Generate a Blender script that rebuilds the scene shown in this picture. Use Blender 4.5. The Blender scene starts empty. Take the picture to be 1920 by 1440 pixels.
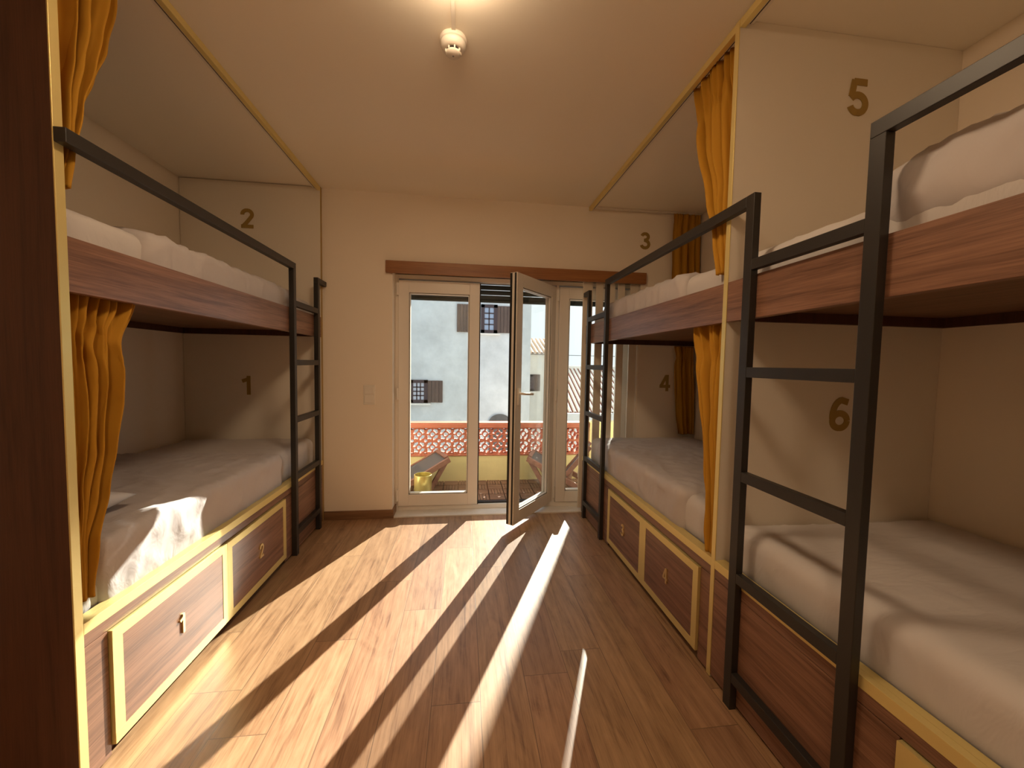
import bpy, bmesh, math, random
from mathutils import Vector, Matrix, noise
random.seed(7)
PI=math.pi
SC=bpy.context.scene
COL=SC.collection
# ------------------------------------------------------------------ measures (metres)
H=2.643; D=3.239; XL=-1.118; XR=1.043; XBL=-2.115; XBR=2.06; YB=-1.25
CAMZ=1.30
# ------------------------------------------------------------------ helpers
class M:
    """collects shapes in world coordinates; build() links them as ONE mesh"""
    def __init__(s): s.bm=bmesh.new()
    def box(s,x0,x1,y0,y1,z0,z1,bev=0.0,rot=None,about=None):
        x0,x1=sorted((x0,x1)); y0,y1=sorted((y0,y1)); z0,z1=sorted((z0,z1))
        b=bmesh.new()
        bmesh.ops.create_cube(b,size=1)
        for v in b.verts:
            v.co=Vector(((x0+x1)/2+v.co.x*(x1-x0),(y0+y1)/2+v.co.y*(y1-y0),(z0+z1)/2+v.co.z*(z1-z0)))
        if bev>0:
            bmesh.ops.bevel(b,geom=b.edges[:],offset=bev,segments=2,affect='EDGES',profile=.5)
        if rot is not None:
            c=Vector(about) if about else Vector(((x0+x1)/2,(y0+y1)/2,(z0+z1)/2))
            bmesh.ops.transform(b,matrix=Matrix.Translation(c)@rot.to_4x4()@Matrix.Translation(-c),verts=b.verts)
        s.merge(b); return s
    def merge(s,b):
        me=bpy.data.meshes.new('t'); b.to_mesh(me); b.free(); s.bm.from_mesh(me); bpy.data.meshes.remove(me)
    def lathe(s,prof,cx,cy,seg=48,axis='z',z0=0.0):
        """prof: list of (r,z)"""
        rows=[]
        for r,z in prof:
            rows.append([s.bm.verts.new((cx+r*math.cos(2*PI*k/seg),cy+r*math.sin(2*PI*k/seg),z+z0)) for k in range(seg)])
        for a,b in zip(rows,rows[1:]):
            for k in range(seg):
                s.bm.faces.new((a[k],a[(k+1)%seg],b[(k+1)%seg],b[k]))
        for row,flip in ((rows[0],True),(rows[-1],False)):
            try: s.bm.faces.new(row[::-1] if flip else row)
            except Exception: pass
        return s
    def tube(s,pts,r,seg=12):
        pts=[Vector(p) for p in pts]; rows=[]
        for i,p in enumerate(pts):
            d=(pts[min(i+1,len(pts)-1)]-pts[max(i-1,0)]).normalized()
            a=d.cross(Vector((0,0,1)))
            if a.length<1e-3: a=d.cross(Vector((1,0,0)))
            a.normalize(); b=d.cross(a)
            rows.append([s.bm.verts.new(p+a*r*math.cos(2*PI*k/seg)+b*r*math.sin(2*PI*k/seg)) for k in range(seg)])
        for a,b in zip(rows,rows[1:]):
            for k in range(seg): s.bm.faces.new((a[k],a[(k+1)%seg],b[(k+1)%seg],b[k]))
        s.bm.faces.new(rows[0][::-1]); s.bm.faces.new(rows[-1]); return s
    def grid(s,f,nu,nv):
        g=[[s.bm.verts.new(f(i/nu,j/nv)) for j in range(nv+1)] for i in range(nu+1)]
        for i in range(nu):
            for j in range(nv): s.bm.faces.new((g[i][j],g[i+1][j],g[i+1][j+1],g[i][j+1]))
        return s
    def prism(s,poly,o,u,v,n,th):
        """polygon (list of 2D) in plane o + a*u + b*v, extruded by th along n"""
        o,u,v,n=Vector(o),Vector(u),Vector(v),Vector(n)
        A=[s.bm.verts.new(o+u*a+v*b) for a,b in poly]; B=[s.bm.verts.new(o+u*a+v*b+n*th) for a,b in poly]
        s.bm.faces.new(A[::-1]); s.bm.faces.new(B)
        k=len(poly)
        for i in range(k): s.bm.faces.new((A[i],A[(i+1)%k],B[(i+1)%k],B[i]))
        return s
    def build(s,name,mat,parent=None,smooth=False,origin=None):
        bmesh.ops.recalc_face_normals(s.bm,faces=s.bm.faces)
        if origin is None:
            if parent is not None: origin=parent['_w']
            else:
                xs=[v.co.x for v in s.bm.verts]; ys=[v.co.y for v in s.bm.verts]; zs=[v.co.z for v in s.bm.verts]
                origin=((min(xs)+max(xs))/2,(min(ys)+max(ys))/2,min(zs))
        o=Vector(origin)
        for v in s.bm.verts: v.co-=o
        me=bpy.data.meshes.new(name); s.bm.to_mesh(me); s.bm.free()
        me.materials.append(mat)
        if smooth:
            for p in me.polygons: p.use_smooth=True
        ob=bpy.data.objects.new(name,me); COL.objects.link(ob)
        if parent is not None:
            ob.parent=parent; ob.location=o-Vector(parent['_w'])
        else: ob.location=o
        ob['_w']=tuple(o)
        return ob
ALL=[]
def tag(o,label=None,cat=None,group=None,kind=None):
    if label: o['label']=label
    if cat: o['category']=cat
    if group: o['group']=group
    if kind: o['kind']=kind
    return o
def thing(name,loc,label=None,cat=None,group=None,kind=None):
    o=bpy.data.objects.new(name,None); COL.objects.link(o); o.location=loc; o.empty_display_size=.1
    o['_w']=tuple(loc); return tag(o,label,cat,group,kind)
def copy_tree(o,parent=None):
    c=o.copy(); COL.objects.link(c)
    if parent is not None: c.parent=parent
    for ch in list(o.children): copy_tree(ch,c)
    return c
# ------------------------------------------------------------------ materials
def newmat(name):
    m=bpy.data.materials.new(name); m.use_nodes=True; nt=m.node_tree
    return m,nt,nt.nodes['Principled BSDF']
def setp(b,**k):
    for n,v in k.items():
        n=n.replace('_',' ')
        if n in b.inputs: b.inputs[n].default_value=v
def rgb(c): return (c[0],c[1],c[2],1)
def plain(name,c,rough=.6,metal=0,bump=0,bscale=200,var=0.0,vscale=4,spec=None,bdist=.002):
    m,nt,b=newmat(name); setp(b,Base_Color=rgb(c),Roughness=rough,Metallic=metal)
    if spec is not None: b.inputs['Specular IOR Level'].default_value=spec
    N=nt.nodes; L=nt.links
    tc=N.new('ShaderNodeTexCoord')
    if bump>0:
        n=N.new('ShaderNodeTexNoise'); n.inputs['Scale'].default_value=bscale; n.inputs['Detail'].default_value=4
        L.new(tc.outputs['Object'],n.inputs['Vector'])
        bp=N.new('ShaderNodeBump'); bp.inputs['Strength'].default_value=bump; bp.inputs['Distance'].default_value=bdist
        L.new(n.outputs['Fac'],bp.inputs['Height']); L.new(bp.outputs['Normal'],b.inputs['Normal'])
    if var>0:
        n2=N.new('ShaderNodeTexNoise'); n2.inputs['Scale'].default_value=vscale; n2.inputs['Detail'].default_value=6; n2.inputs['Roughness'].default_value=.65
        L.new(tc.outputs['Object'],n2.inputs['Vector'])
        r=N.new('ShaderNodeValToRGB'); r.color_ramp.elements[0].position=.3; r.color_ramp.elements[1].position=.7
        r.color_ramp.elements[0].color=rgb([x*(1-var) for x in c]); r.color_ramp.elements[1].color=rgb([min(1,x*(1+var*.6)) for x in c])
        L.new(n2.outputs['Fac'],r.inputs['Fac']); L.new(r.outputs['Color'],b.inputs['Base Color'])
    return m
def wood(name,c1,c2,axis='Y',rough=.45,scale=1.0,contrast=1.0,bump=.15,skew=0.0,coat=.0):
    m,nt,b=newmat(name); N=nt.nodes; L=nt.links
    tc=N.new('ShaderNodeTexCoord'); mp=N.new('ShaderNodeMapping'); L.new(tc.outputs['Object'],mp.inputs['Vector'])
    lo=1.1*scale; hi=26*scale
    mp.inputs['Scale'].default_value={'X':(lo,hi,hi),'Y':(hi,lo,hi),'Z':(hi,hi,lo)}[axis]
    mp.inputs['Rotation'].default_value=(skew,0,0)
    n=N.new('ShaderNodeTexNoise'); n.inputs['Scale'].default_value=1; n.inputs['Detail'].default_value=7; n.inputs['Roughness'].default_value=.62; n.inputs['Distortion'].default_value=.9
    L.new(mp.outputs['Vector'],n.inputs['Vector'])
    mp2=N.new('ShaderNodeMapping'); L.new(tc.outputs['Object'],mp2.inputs['Vector'])
    lo2=9*scale; hi2=330*scale
    mp2.inputs['Scale'].default_value={'X':(lo2,hi2,hi2),'Y':(hi2,lo2,hi2),'Z':(hi2,hi2,lo2)}[axis]; mp2.inputs['Rotation'].default_value=(skew,0,0)
    n2=N.new('ShaderNodeTexNoise'); n2.inputs['Scale'].default_value=1; n2.inputs['Detail'].default_value=3
    L.new(mp2.outputs['Vector'],n2.inputs['Vector'])
    mx=N.new('ShaderNodeMix'); mx.data_type='FLOAT'; mx.inputs[0].default_value=.35
    L.new(n.outputs['Fac'],mx.inputs[2]); L.new(n2.outputs['Fac'],mx.inputs[3])
    r=N.new('ShaderNodeValToRGB'); e=r.color_ramp.elements
    e[0].position=.5-.17/contrast; e[1].position=.5+.15/contrast; e[0].color=rgb(c1); e[1].color=rgb(c2)
    L.new(mx.outputs[0],r.inputs['Fac']); L.new(r.outputs['Color'],b.inputs['Base Color'])
    bp=N.new('ShaderNodeBump'); bp.inputs['Strength'].default_value=bump; bp.inputs['Distance'].default_value=.001
    L.new(n2.outputs['Fac'],bp.inputs['Height']); L.new(bp.outputs['Normal'],b.inputs['Normal'])
    b.inputs['Roughness'].default_value=rough
    b.inputs['Coat Weight'].default_value=coat; b.inputs['Coat Roughness'].default_value=.22
    return m
def floor_planks():
    m,nt,b=newmat('oak_floor_planks'); N=nt.nodes; L=nt.links
    def math_(op,a,c=None,d=None):
        x=N.new('ShaderNodeMath'); x.operation=op
        for i,v in enumerate((a,c,d)):
            if v is None: continue
            if hasattr(v,'links'): L.new(v,x.inputs[i])
            else: x.inputs[i].default_value=v
        return x.outputs[0]
    g=N.new('ShaderNodeNewGeometry'); s=N.new('ShaderNodeSeparateXYZ'); L.new(g.outputs['Position'],s.inputs[0])
    px=math_('DIVIDE',math_('SUBTRACT',s.outputs['X'],.078),.186); ix=math_('FLOOR',px); fx=math_('FRACT',px)
    wn=N.new('ShaderNodeTexWhiteNoise'); wn.noise_dimensions='1D'; L.new(ix,wn.inputs['W'])
    py=math_('ADD',math_('DIVIDE',s.outputs['Y'],1.25),math_('MULTIPLY',wn.outputs['Value'],5.3)); iy=math_('FLOOR',py); fy=math_('FRACT',py)
    cb=N.new('ShaderNodeCombineXYZ'); L.new(ix,cb.inputs[0]); L.new(iy,cb.inputs[1])
    w2=N.new('ShaderNodeTexWhiteNoise'); w2.noise_dimensions='3D'; L.new(cb.outputs[0],w2.inputs['Vector'])
    # grain
    off=N.new('ShaderNodeVectorMath'); off.operation='SCALE'; L.new(w2.outputs['Color'],off.inputs[0]); off.inputs['Scale'].default_value=13
    ad=N.new('ShaderNodeVectorMath'); ad.operation='ADD'; L.new(g.outputs['Position'],ad.inputs[0]); L.new(off.outputs[0],ad.inputs[1])
    def gr(sx,sy,det,dist):
        mp=N.new('ShaderNodeMapping'); mp.inputs['Scale'].default_value=(sx,sy,1); L.new(ad.outputs[0],mp.inputs['Vector'])
        n=N.new('ShaderNodeTexNoise'); n.inputs['Scale'].default_value=1; n.inputs['Detail'].default_value=det; n.inputs['Distortion'].default_value=dist; n.inputs['Roughness'].default_value=.6
        L.new(mp.outputs[0],n.inputs['Vector']); return n.outputs['Fac']
    a=gr(22,1.6,6,1.2); f=gr(240,7,3,.2); kn=gr(9,3.2,3,2.5)
    mix=math_('ADD',math_('MULTIPLY',a,.5),math_('ADD',math_('MULTIPLY',f,.28),math_('MULTIPLY',kn,.22)))
    r=N.new('ShaderNodeValToRGB'); e=r.color_ramp.elements
    e[0].position=.36; e[0].color=(.165,.082,.04,1); e[1].position=.62; e[1].color=(.45,.27,.145,1)
    k=e.new(.47); k.color=(.32,.182,.092,1)
    L.new(mix,r.inputs['Fac'])
    hv=N.new('ShaderNodeHueSaturation'); L.new(r.outputs['Color'],hv.inputs['Color'])
    L.new(math_('ADD',math_('MULTIPLY',w2.outputs['Value'],.28),.84),hv.inputs['Value'])
    L.new(math_('ADD',math_('MULTIPLY',wn.outputs['Value'],.012),.494),hv.inputs['Hue'])
    # seams
    sx=math_('LESS_THAN',math_('MINIMUM',fx,math_('SUBTRACT',1,fx)),.008)
    sy=math_('LESS_THAN',math_('MINIMUM',fy,math_('SUBTRACT',1,fy)),.0012)
    seam=math_('MAXIMUM',sx,sy)
    mc=N.new('ShaderNodeMix'); mc.data_type='RGBA'; L.new(seam,mc.inputs[0]); L.new(hv.outputs['Color'],mc.inputs[6]); mc.inputs[7].default_value=(.17,.095,.05,1)
    L.new(mc.outputs[2],b.inputs['Base Color'])
    h=math_('SUBTRACT',math_('MULTIPLY',f,.35),seam)
    bp=N.new('ShaderNodeBump'); bp.inputs['Strength'].default_value=.22; bp.inputs['Distance'].default_value=.001; L.new(h,bp.inputs['Height']); L.new(bp.outputs[0],b.inputs['Normal'])
    rr=math_('ADD',math_('MULTIPLY',f,.16),.34); L.new(rr,b.inputs['Roughness'])
    b.inputs['Specular IOR Level'].default_value=.6; b.inputs['Coat Weight'].default_value=.3; b.inputs['Coat Roughness'].default_value=.3
    return m
def brass(name='brushed_brass',c=(.84,.70,.30),rough=.40):
    m,nt,b=newmat(name); setp(b,Base_Color=rgb(c),Roughness=rough,Metallic=.6)
    N=nt.nodes; L=nt.links; tc=N.new('ShaderNodeTexCoord')
    n=N.new('ShaderNodeTexNoise'); n.inputs['Scale'].default_value=14; n.inputs['Detail'].default_value=5; L.new(tc.outputs['Object'],n.inputs['Vector'])
    mr=N.new('ShaderNodeMapRange'); mr.inputs['To Min'].default_value=rough-.06; mr.inputs['To Max'].default_value=rough+.1
    L.new(n.outputs['Fac'],mr.inputs['Value']); L.new(mr.outputs[0],b.inputs['Roughness'])
    return m
def cloth(name,c,sheen=.3,rough=.85,weave=.12,fold=None):
    m,nt,b=newmat(name); setp(b,Base_Color=rgb(c),Roughness=rough); 
    b.inputs['Sheen Weight'].default_value=sheen; b.inputs['Sheen Roughness'].default_value=.4; b.inputs['Sheen Tint'].default_value=rgb([min(1,x*1.6+.05) for x in c])
    b.inputs['Specular IOR Level'].default_value=.2
    N=nt.nodes; L=nt.links; tc=N.new('ShaderNodeTexCoord')
    n=N.new('ShaderNodeTexNoise'); n.inputs['Scale'].default_value=600; n.inputs['Detail'].default_value=2; L.new(tc.outputs['Object'],n.inputs['Vector'])
    bp=N.new('ShaderNodeBump'); bp.inputs['Strength'].default_value=weave; bp.inputs['Distance'].default_value=.0008
    L.new(n.outputs['Fac'],bp.inputs['Height']); last=bp
    if fold:
        mp=N.new('ShaderNodeMapping'); mp.inputs['Scale'].default_value=fold; mp.inputs['Rotation'].default_value=(0,0,.5); L.new(tc.outputs['Object'],mp.inputs['Vector'])
        n2=N.new('ShaderNodeTexNoise'); n2.inputs['Scale'].default_value=1; n2.inputs['Detail'].default_value=3; n2.inputs['Distortion'].default_value=1.0; L.new(mp.outputs[0],n2.inputs['Vector'])
        b2=N.new('ShaderNodeBump'); b2.inputs['Strength'].default_value=.35; b2.inputs['Distance'].default_value=.012
        L.new(n2.outputs['Fac'],b2.inputs['Height']); L.new(bp.outputs[0],b2.inputs['Normal']); last=b2
    L.new(last.outputs[0],b.inputs['Normal'])
    return m
def glass_mat():
    m=bpy.data.materials.new('window_glass'); m.use_nodes=True; nt=m.node_tree; N=nt.nodes; L=nt.links
    for n in list(N):
        if n.type!='OUTPUT_MATERIAL': N.remove(n)
    out=[n for n in N if n.type=='OUTPUT_MATERIAL'][0]
    t=N.new('ShaderNodeBsdfTransparent'); t.inputs[0].default_value=(.955,.975,.965,1)
    g=N.new('ShaderNodeBsdfGlossy'); g.inputs['Roughness'].default_value=.02
    lw=N.new('ShaderNodeLayerWeight'); lw.inputs['Blend'].default_value=.5
    pw=N.new('ShaderNodeMath'); pw.operation='POWER'; pw.inputs[1].default_value=4.5; L.new(lw.outputs['Facing'],pw.inputs[0])
    f=N.new('ShaderNodeMath'); f.operation='MULTIPLY_ADD'; f.inputs[1].default_value=.8; f.inputs[2].default_value=.03; L.new(pw.outputs[0],f.inputs[0])
    mx=N.new('ShaderNodeMixShader'); L.new(f.outputs[0],mx.inputs[0]); L.new(t.outputs[0],mx.inputs[1]); L.new(g.outputs[0],mx.inputs[2]); L.new(mx.outputs[0],out.inputs[0])
    return m
def emis(name,c,s):
    m,nt,b=newmat(name); setp(b,Base_Color=rgb(c),Emission_Color=rgb(c),Emission_Strength=s); return m

m_wall=plain('cream_painted_plaster',(.86,.77,.65),.75,bump=.12,bscale=90)
m_ceil=plain('ceiling_paint',(.90,.84,.73),.8,bump=.1,bscale=70)
m_panel=plain('white_laminate_panel',(.80,.74,.64),.55,bump=.05,bscale=300)
m_floor=floor_planks()
m_walnut=wood('walnut_veneer',(.115,.052,.030),(.30,.155,.098),'Y',.40,skew=.06,coat=.14,contrast=1.25)
m_walnut_v=wood('dark_walnut_upright',(.045,.014,.007),(.095,.034,.017),'Z',.5,coat=0)
m_walnut_d=wood('walnut_underside',(.10,.045,.022),(.24,.115,.06),'Y',.5)
m_oak=wood('orange_oak',(.20,.075,.02),(.38,.16,.05),'X',.45)
m_skirt=wood('skirting_oak',(.15,.075,.035),(.30,.16,.08),'X',.45)
m_brass=brass()
m_gold=plain('gold_vinyl',(.36,.235,.055),.45,metal=.1)
m_gold_d=plain('gold_metal_digit',(.75,.56,.26),.3,metal=.8)
m_steel=plain('black_powder_coated_steel',(.022,.019,.017),.42,bump=.05,bscale=500)
m_pvc=plain('white_pvc',(.78,.73,.66),.35)
m_seal=plain('black_rubber',(.012,.012,.012),.6)
m_seam=plain('shadow_gap',(.05,.03,.02),.8)
m_white=plain('white_plastic',(.80,.75,.67),.4)
m_sheet=cloth('white_cotton_sheet',(.60,.565,.55),.15,.8,fold=(7,16,7))
m_cover=cloth('white_cotton_cover',(.545,.505,.50),.15,.8,fold=(6,13,9))
m_pillow=cloth('pillow_cotton',(.68,.67,.68),.15,.8)
m_curt=cloth('mustard_velvet',(.47,.235,.022),.5,.8)
m_glass=glass_mat()
m_marble=plain('pale_marble',(.78,.74,.68),.3,var=.12,vscale=6)
m_slat=plain('cream_slat_paint',(.74,.66,.54),.5)
m_shut=plain('dark_green_shutter',(.018,.026,.024),.5)
m_lamp=emis('lamp_diffuser',(1.0,.72,.45),27.0)
m_plaster=plain('weathered_white_plaster',(.67,.675,.66),.9,bump=.6,bscale=3,var=.17,vscale=1.4,bdist=.02)
m_cream=plain('cream_render',(.74,.70,.62),.9,var=.1,vscale=1.5)
m_yellow=plain('yellow_render',(.80,.70,.34),.85,bump=.2,bscale=60,var=.06,vscale=5)
m_terra=plain('terracotta_block',(.50,.155,.085),.7,bump=.2,bscale=120,var=.12,vscale=10)
m_tilefl=None
m_roof=plain('clay_roof_tile',(.46,.20,.14),.8,var=.3,vscale=8)
m_cap=plain('pale_mortar_sunlit_ridge',(.82,.76,.68),.8)
m_brownw=wood('brown_shutter_wood',(.07,.038,.028),(.14,.085,.06),'Z',.6,scale=.6)
m_brownd=plain('dark_brown_frame',(.055,.03,.03),.6)
m_houseglass=plain('house_window_glass',(.35,.42,.55),.12,spec=.9)
m_chair=wood('reddish_teak',(.20,.085,.055),(.36,.17,.11),'X',.5)
m_fabric=plain('charcoal_mesh',(.11,.10,.095),.8,bump=.3,bscale=300)
m_deck=wood('deck_tile_teak',(.14,.065,.035),(.30,.16,.09),'X',.6)
m_ground=plain('street_ground',(.42,.39,.34),.95,var=.2,vscale=.2)
m_hill=plain('distant_hill',(.20,.30,.30),.95)
def tilefloor():
    m,nt,b=newmat('terracotta_floor_tiles'); N=nt.nodes; L=nt.links
    g=N.new('ShaderNodeNewGeometry'); br=N.new('ShaderNodeTexBrick'); L.new(g.outputs['Position'],br.inputs['Vector'])
    br.inputs['Scale'].default_value=1; br.inputs['Brick Width'].default_value=.15; br.inputs['Row Height'].default_value=.15; br.inputs['Mortar Size'].default_value=.006; br.offset=.5
    br.inputs['Color1'].default_value=(.46,.21,.11,1); br.inputs['Color2'].default_value=(.36,.15,.08,1); br.inputs['Mortar'].default_value=(.55,.42,.3,1)
    L.new(br.outputs['Color'],b.inputs['Base Color']); b.inputs['Roughness'].default_value=.6; return m
m_tilefl=tilefloor()
m_hole=plain('black_detector_slot',(.01,.008,.006),.8)

# ------------------------------------------------------------------ room shell
def st(ob,label=None): ob['kind']='structure'; return ob
st(M().box(XBL-.15,XBR+.15,YB-.15,D,-.1,0).build('floor',m_floor))
st(M().box(XBL-.15,XBR+.15,YB-.15,D+.3,H,H+.12).build('ceiling',m_ceil))
st(M().box(XBL-.15,XBL,YB,D+.3,0,H).build('wall_left',m_wall))
st(M().box(XBR,XBR+.15,YB,D+.3,0,H).build('wall_right',m_wall))
st(M().box(XBL-.15,XBR+.15,YB-.15,YB,0,H).build('wall_back',m_wall))
RX0,RX1,RZ=-.578,1.530,2.045
w=M(); w.box(XBL,RX0,D,D+.3,-.02,H); w.box(RX1,XBR,D,D+.3,-.02,H); w.box(RX0,RX1,D,D+.3,RZ,H)
st(w.build('wall_far',m_wall))
b=M(); b.box(XL+.002,RX0,D-.012,D,0,.072,.002); b.box(RX0-.001,RX0+.012,D-.012,3.365,0,.072,.002)
st(b.build('baseboard_far',m_skirt))
st(M().box(RX0,RX1,D-.008,3.52,-.05,.012,.003).build('trim_1',m_marble))
# ------------------------------------------------------------------ balcony doors (door_1)
d1=thing('door_1',(0.478,3.39,.012),kind='structure')
FY0,FY1=3.365,3.435
f=M()
f.box(RX0,RX0+.03,FY0,FY1,.012,2.035,.002); f.box(1.50,RX1,FY0,FY1,.012,2.035,.002)
f.box(RX0+.03,1.50,FY0,FY1,2.0,2.035,.002); f.box(RX0+.03,1.50,FY0,FY1,.012,.05,.002)
f.box(.808,.832,FY0,FY1,.05,2.0,.002)
f.build('outer_frame',m_pvc,d1)
M().box(.135,.803,FY0+.02,FY1-.005,.051,.062).build('threshold_strip',m_seal,d1)
def leaf(x0,x1,hinge_right,name_children=True,yoff=0.0):
    """a closed leaf in world coordinates, returned as (frame M, glass M)"""
    y0,y1=3.348,3.412; z0,z1=.056,1.985; s=.088; tb=.1
    fr=M()
    fr.box(x0,x0+s,y0,y1,z0,z1,.004); fr.box(x1-s,x1,y0,y1,z0,z1,.004)
    fr.box(x0+s-.001,x1-s+.001,y0+.0005,y1-.0005,z1-tb,z1,.002); fr.box(x0+s-.001,x1-s+.001,y0+.0005,y1-.0005,z0,z0+tb,.002)
    return fr,(x0+s,x1-s,z0+tb,z1-tb)
def glazing(parent_leaf,g,yc=3.38):
    M().box(g[0]-.004,g[1]+.004,yc-.003,yc+.003,g[2]-.004,g[3]+.004).build('glass_pane',m_glass,parent_leaf)
    q=M()
    for a in (-1,1):
        ya=yc+a*.024; yb=yc+a*.004
        t=.009
        q.box(g[0],g[0]+t,ya,yb,g[2],g[3]); q.box(g[1]-t,g[1],ya,yb,g[2],g[3]); q.box(g[0],g[1],ya,yb,g[2],g[2]+t); q.box(g[0],g[1],ya,yb,g[3]-t,g[3])
    q.build('glazing_bead',m_pvc,parent_leaf)
    q=M(); t=.003
    for a in (-1,1):
        ya=yc+a*.026; yb=yc+a*.0245
        q.box(g[0]-.001,g[0]+t,ya,yb,g[2],g[3]); q.box(g[1]-t,g[1]+.001,ya,yb,g[2],g[3]); q.box(g[0],g[1],ya,yb,g[2]-.001,g[2]+t); q.box(g[0],g[1],ya,yb,g[3]-t,g[3]+.001)
    q.build('seal',m_seal,parent_leaf)
def hinge(parent,x,y,z,m=m_pvc):
    M().lathe([(.0001,0),(.009,0),(.009,.045),(.0095,.0455),(.0095,.049),(.009,.05),(.009,.1),(.0001,.1)],x,y,16,z0=z).build('hinge',m,parent,smooth=False)
fr,g=leaf(-.550,.130,False); lf=fr.build('door_leaf',m_pvc,d1); glazing(lf,g)
for z in (.10,.98,1.86): hinge(d1,-.557,3.345,z)
M().box(.131,.139,3.352,3.41,.056,1.985).build('door_seal',m_seal,d1)
fr,g=leaf(.835,1.498,True); lf=fr.build('door_leaf',m_pvc,d1); glazing(lf,g)
for z in (.10,.98,1.86): hinge(d1,.820,3.343,z)
# open leaf: built closed, swung about its hinge at (.806,3.35)
lf0=bpy.data.objects.new('open_door_leaf',None)  # placeholder replaced below
bpy.data.objects.remove(lf0)
fr,g=leaf(.151,.806,True); ol=fr.build('door_leaf',m_pvc,None,origin=(.806,3.352,.056)); ol['label']='open middle leaf swung into the room'
glazing(ol,g)
hd=M(); hd.box(.179,.209,3.338,3.348,.985,1.115,.004); hd.tube([(.194,3.34,1.075),(.194,3.30,1.075),(.20,3.295,1.074),(.32,3.292,1.066)],.009)
hd.build('door_handle',m_white,ol)
ed=M(); ed.box(.1485,.1515,3.355,3.37,.06,1.98); ed.box(.1485,.1515,3.392,3.41,.06,1.98); ed.build('edge_seal',m_seal,ol)
ang=math.radians(50)   # swing
ol.parent=d1; ol.location=Vector((.806,3.370,.056))-Vector(d1['_w']); ol.rotation_euler=(0,0,ang)
# outside door frame shutter guides + roller shutter
rs=thing('roller_shutter',(.478,3.49,1.9),'dark green roller shutter, pulled almost fully up outside the balcony doors','shutter')
q=M()
for k in range(4): q.box(RX0+.012,RX1-.012,3.478,3.49,1.868+k*.045,1.868+k*.045+.041,.004)
q.build('shutter_slats',m_shut,rs)
q=M(); q.box(RX0+.012,RX1-.012,3.472,3.496,1.845,1.868,.003); q.build('bottom_bar',m_shut,rs)
for xa in (RX0,RX1-.022): M().box(xa,xa+.022,3.462,3.5,.012,2.045).build('guide_channel',m_pvc,rs)
# wooden pelmet
wp=M(); wp.box(-.628,1.565,D-.032,D-.001,2.013,2.108,.002); 
tag(wp.build('window_pelmet',m_oak),'long orange oak board fixed across the wall above the balcony doors','pelmet')
# slat guard behind bunk 4/3
sg=thing('slat_guard',(1.3,3.30,.02),'cream vertical slat screen in the window recess, beside bunks 3 and 4','screen')
for x0,x1 in ((1.020,1.105),(1.136,1.201),(1.228,1.306),(1.335,1.397),(1.449,1.522)):
    M().box(x0,x1,3.262,3.278,.03,2.04,.002).build('slat',m_slat,sg)
M().box(1.02,1.522,3.279,3.292,.30,.35,.002).build('cross_rail',m_slat,sg)
# light switch
ls=thing('light_switch',(-.76,D,.948),'cream double light switch on the far wall, left of the balcony doors','light switch')
q=M(); q.box(-.806,-.714,D-.008,D,.948,1.108,.003); q.build('back_plate',m_white,ls)
for z0,z1 in ((.962,1.022),(1.034,1.094)):
    q=M(); q.box(-.796,-.724,D-.014,D-.0079,z0,z1,.003); q.build('rocker',m_white,ls)
# ------------------------------------------------------------------ ceiling fittings
cl=thing('ceiling_light',(-.055,1.290,2.58),'round glowing warm ceiling light, cut off by the top edge of the photo','ceiling light')
M().lathe([(.0001,0),(.178,0),(.178,.02),(.0001,.02)],-.055,1.290,64,z0=2.6225).build('base_ring',m_white,cl,smooth=False)
M().lathe([(.0001,-.040),(.10,-.0395),(.14,-.036),(.158,-.028),(.166,-.016),(.170,0)],-.055,1.290,64,z0=2.6225).build('diffuser',m_lamp,cl,smooth=True)
c2=copy_tree(cl); c2.location=(-.055,-.62,2.58); tag(c2,'added round ceiling light, unseen behind the camera, evening the light on the divider')  # added lamp, out of view, to even the light on the divider panel
cd=M(); cd.box(-.064,-.048,1.474,1.640,2.634,H,.002); tag(cd.build('cable_trunking',m_white),'thin white cable trunking on the ceiling, running from lamp to smoke detector','cable trunking')
sd=thing('smoke_detector',(-.058,1.69,2.565),'round white smoke detector on the ceiling','smoke detector')
M().lathe([(.0001,.0),(.054,0),(.056,-.004),(.056,-.018),(.052,-.020),(.0001,-.02)],-.058,1.69,48,z0=H).build('base',m_white,sd,smooth=False)
M().lathe([(.052,-.02),(.0525,-.028),(.047,-.040),(.036,-.046),(.034,-.046)],-.058,1.69,48,z0=H).build('cover',m_white,sd,smooth=True)
q=M().lathe([(.028,-.04),(.028,-.057)],-.058,1.69,32,z0=H); q.build('sensor_slot',m_hole,sd)
q=M()
for k in range(8):
    a=2*PI*k/8+.2; rr=.031
    q.box(-.058-.0025,-.058+.0025,1.69+.027,1.69+.034,H-.057,H-.044,rot=Matrix.Rotation(a,3,'Z'),about=(-.058,1.69,H-.05))
q.build('rib',m_white,sd)
M().lathe([(.0001,-.068),(.018,-.067),(.028,-.062),(.032,-.056),(.0001,-.056)],-.058,1.69,32,z0=H).build('cap',m_white,sd,smooth=True)
M().lathe([(.0001,-.0695),(.004,-.069),(.004,-.067)],-.058,1.69,12,z0=H).build('indicator',plain('grey_led',(.3,.28,.28),.3),sd)
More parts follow.
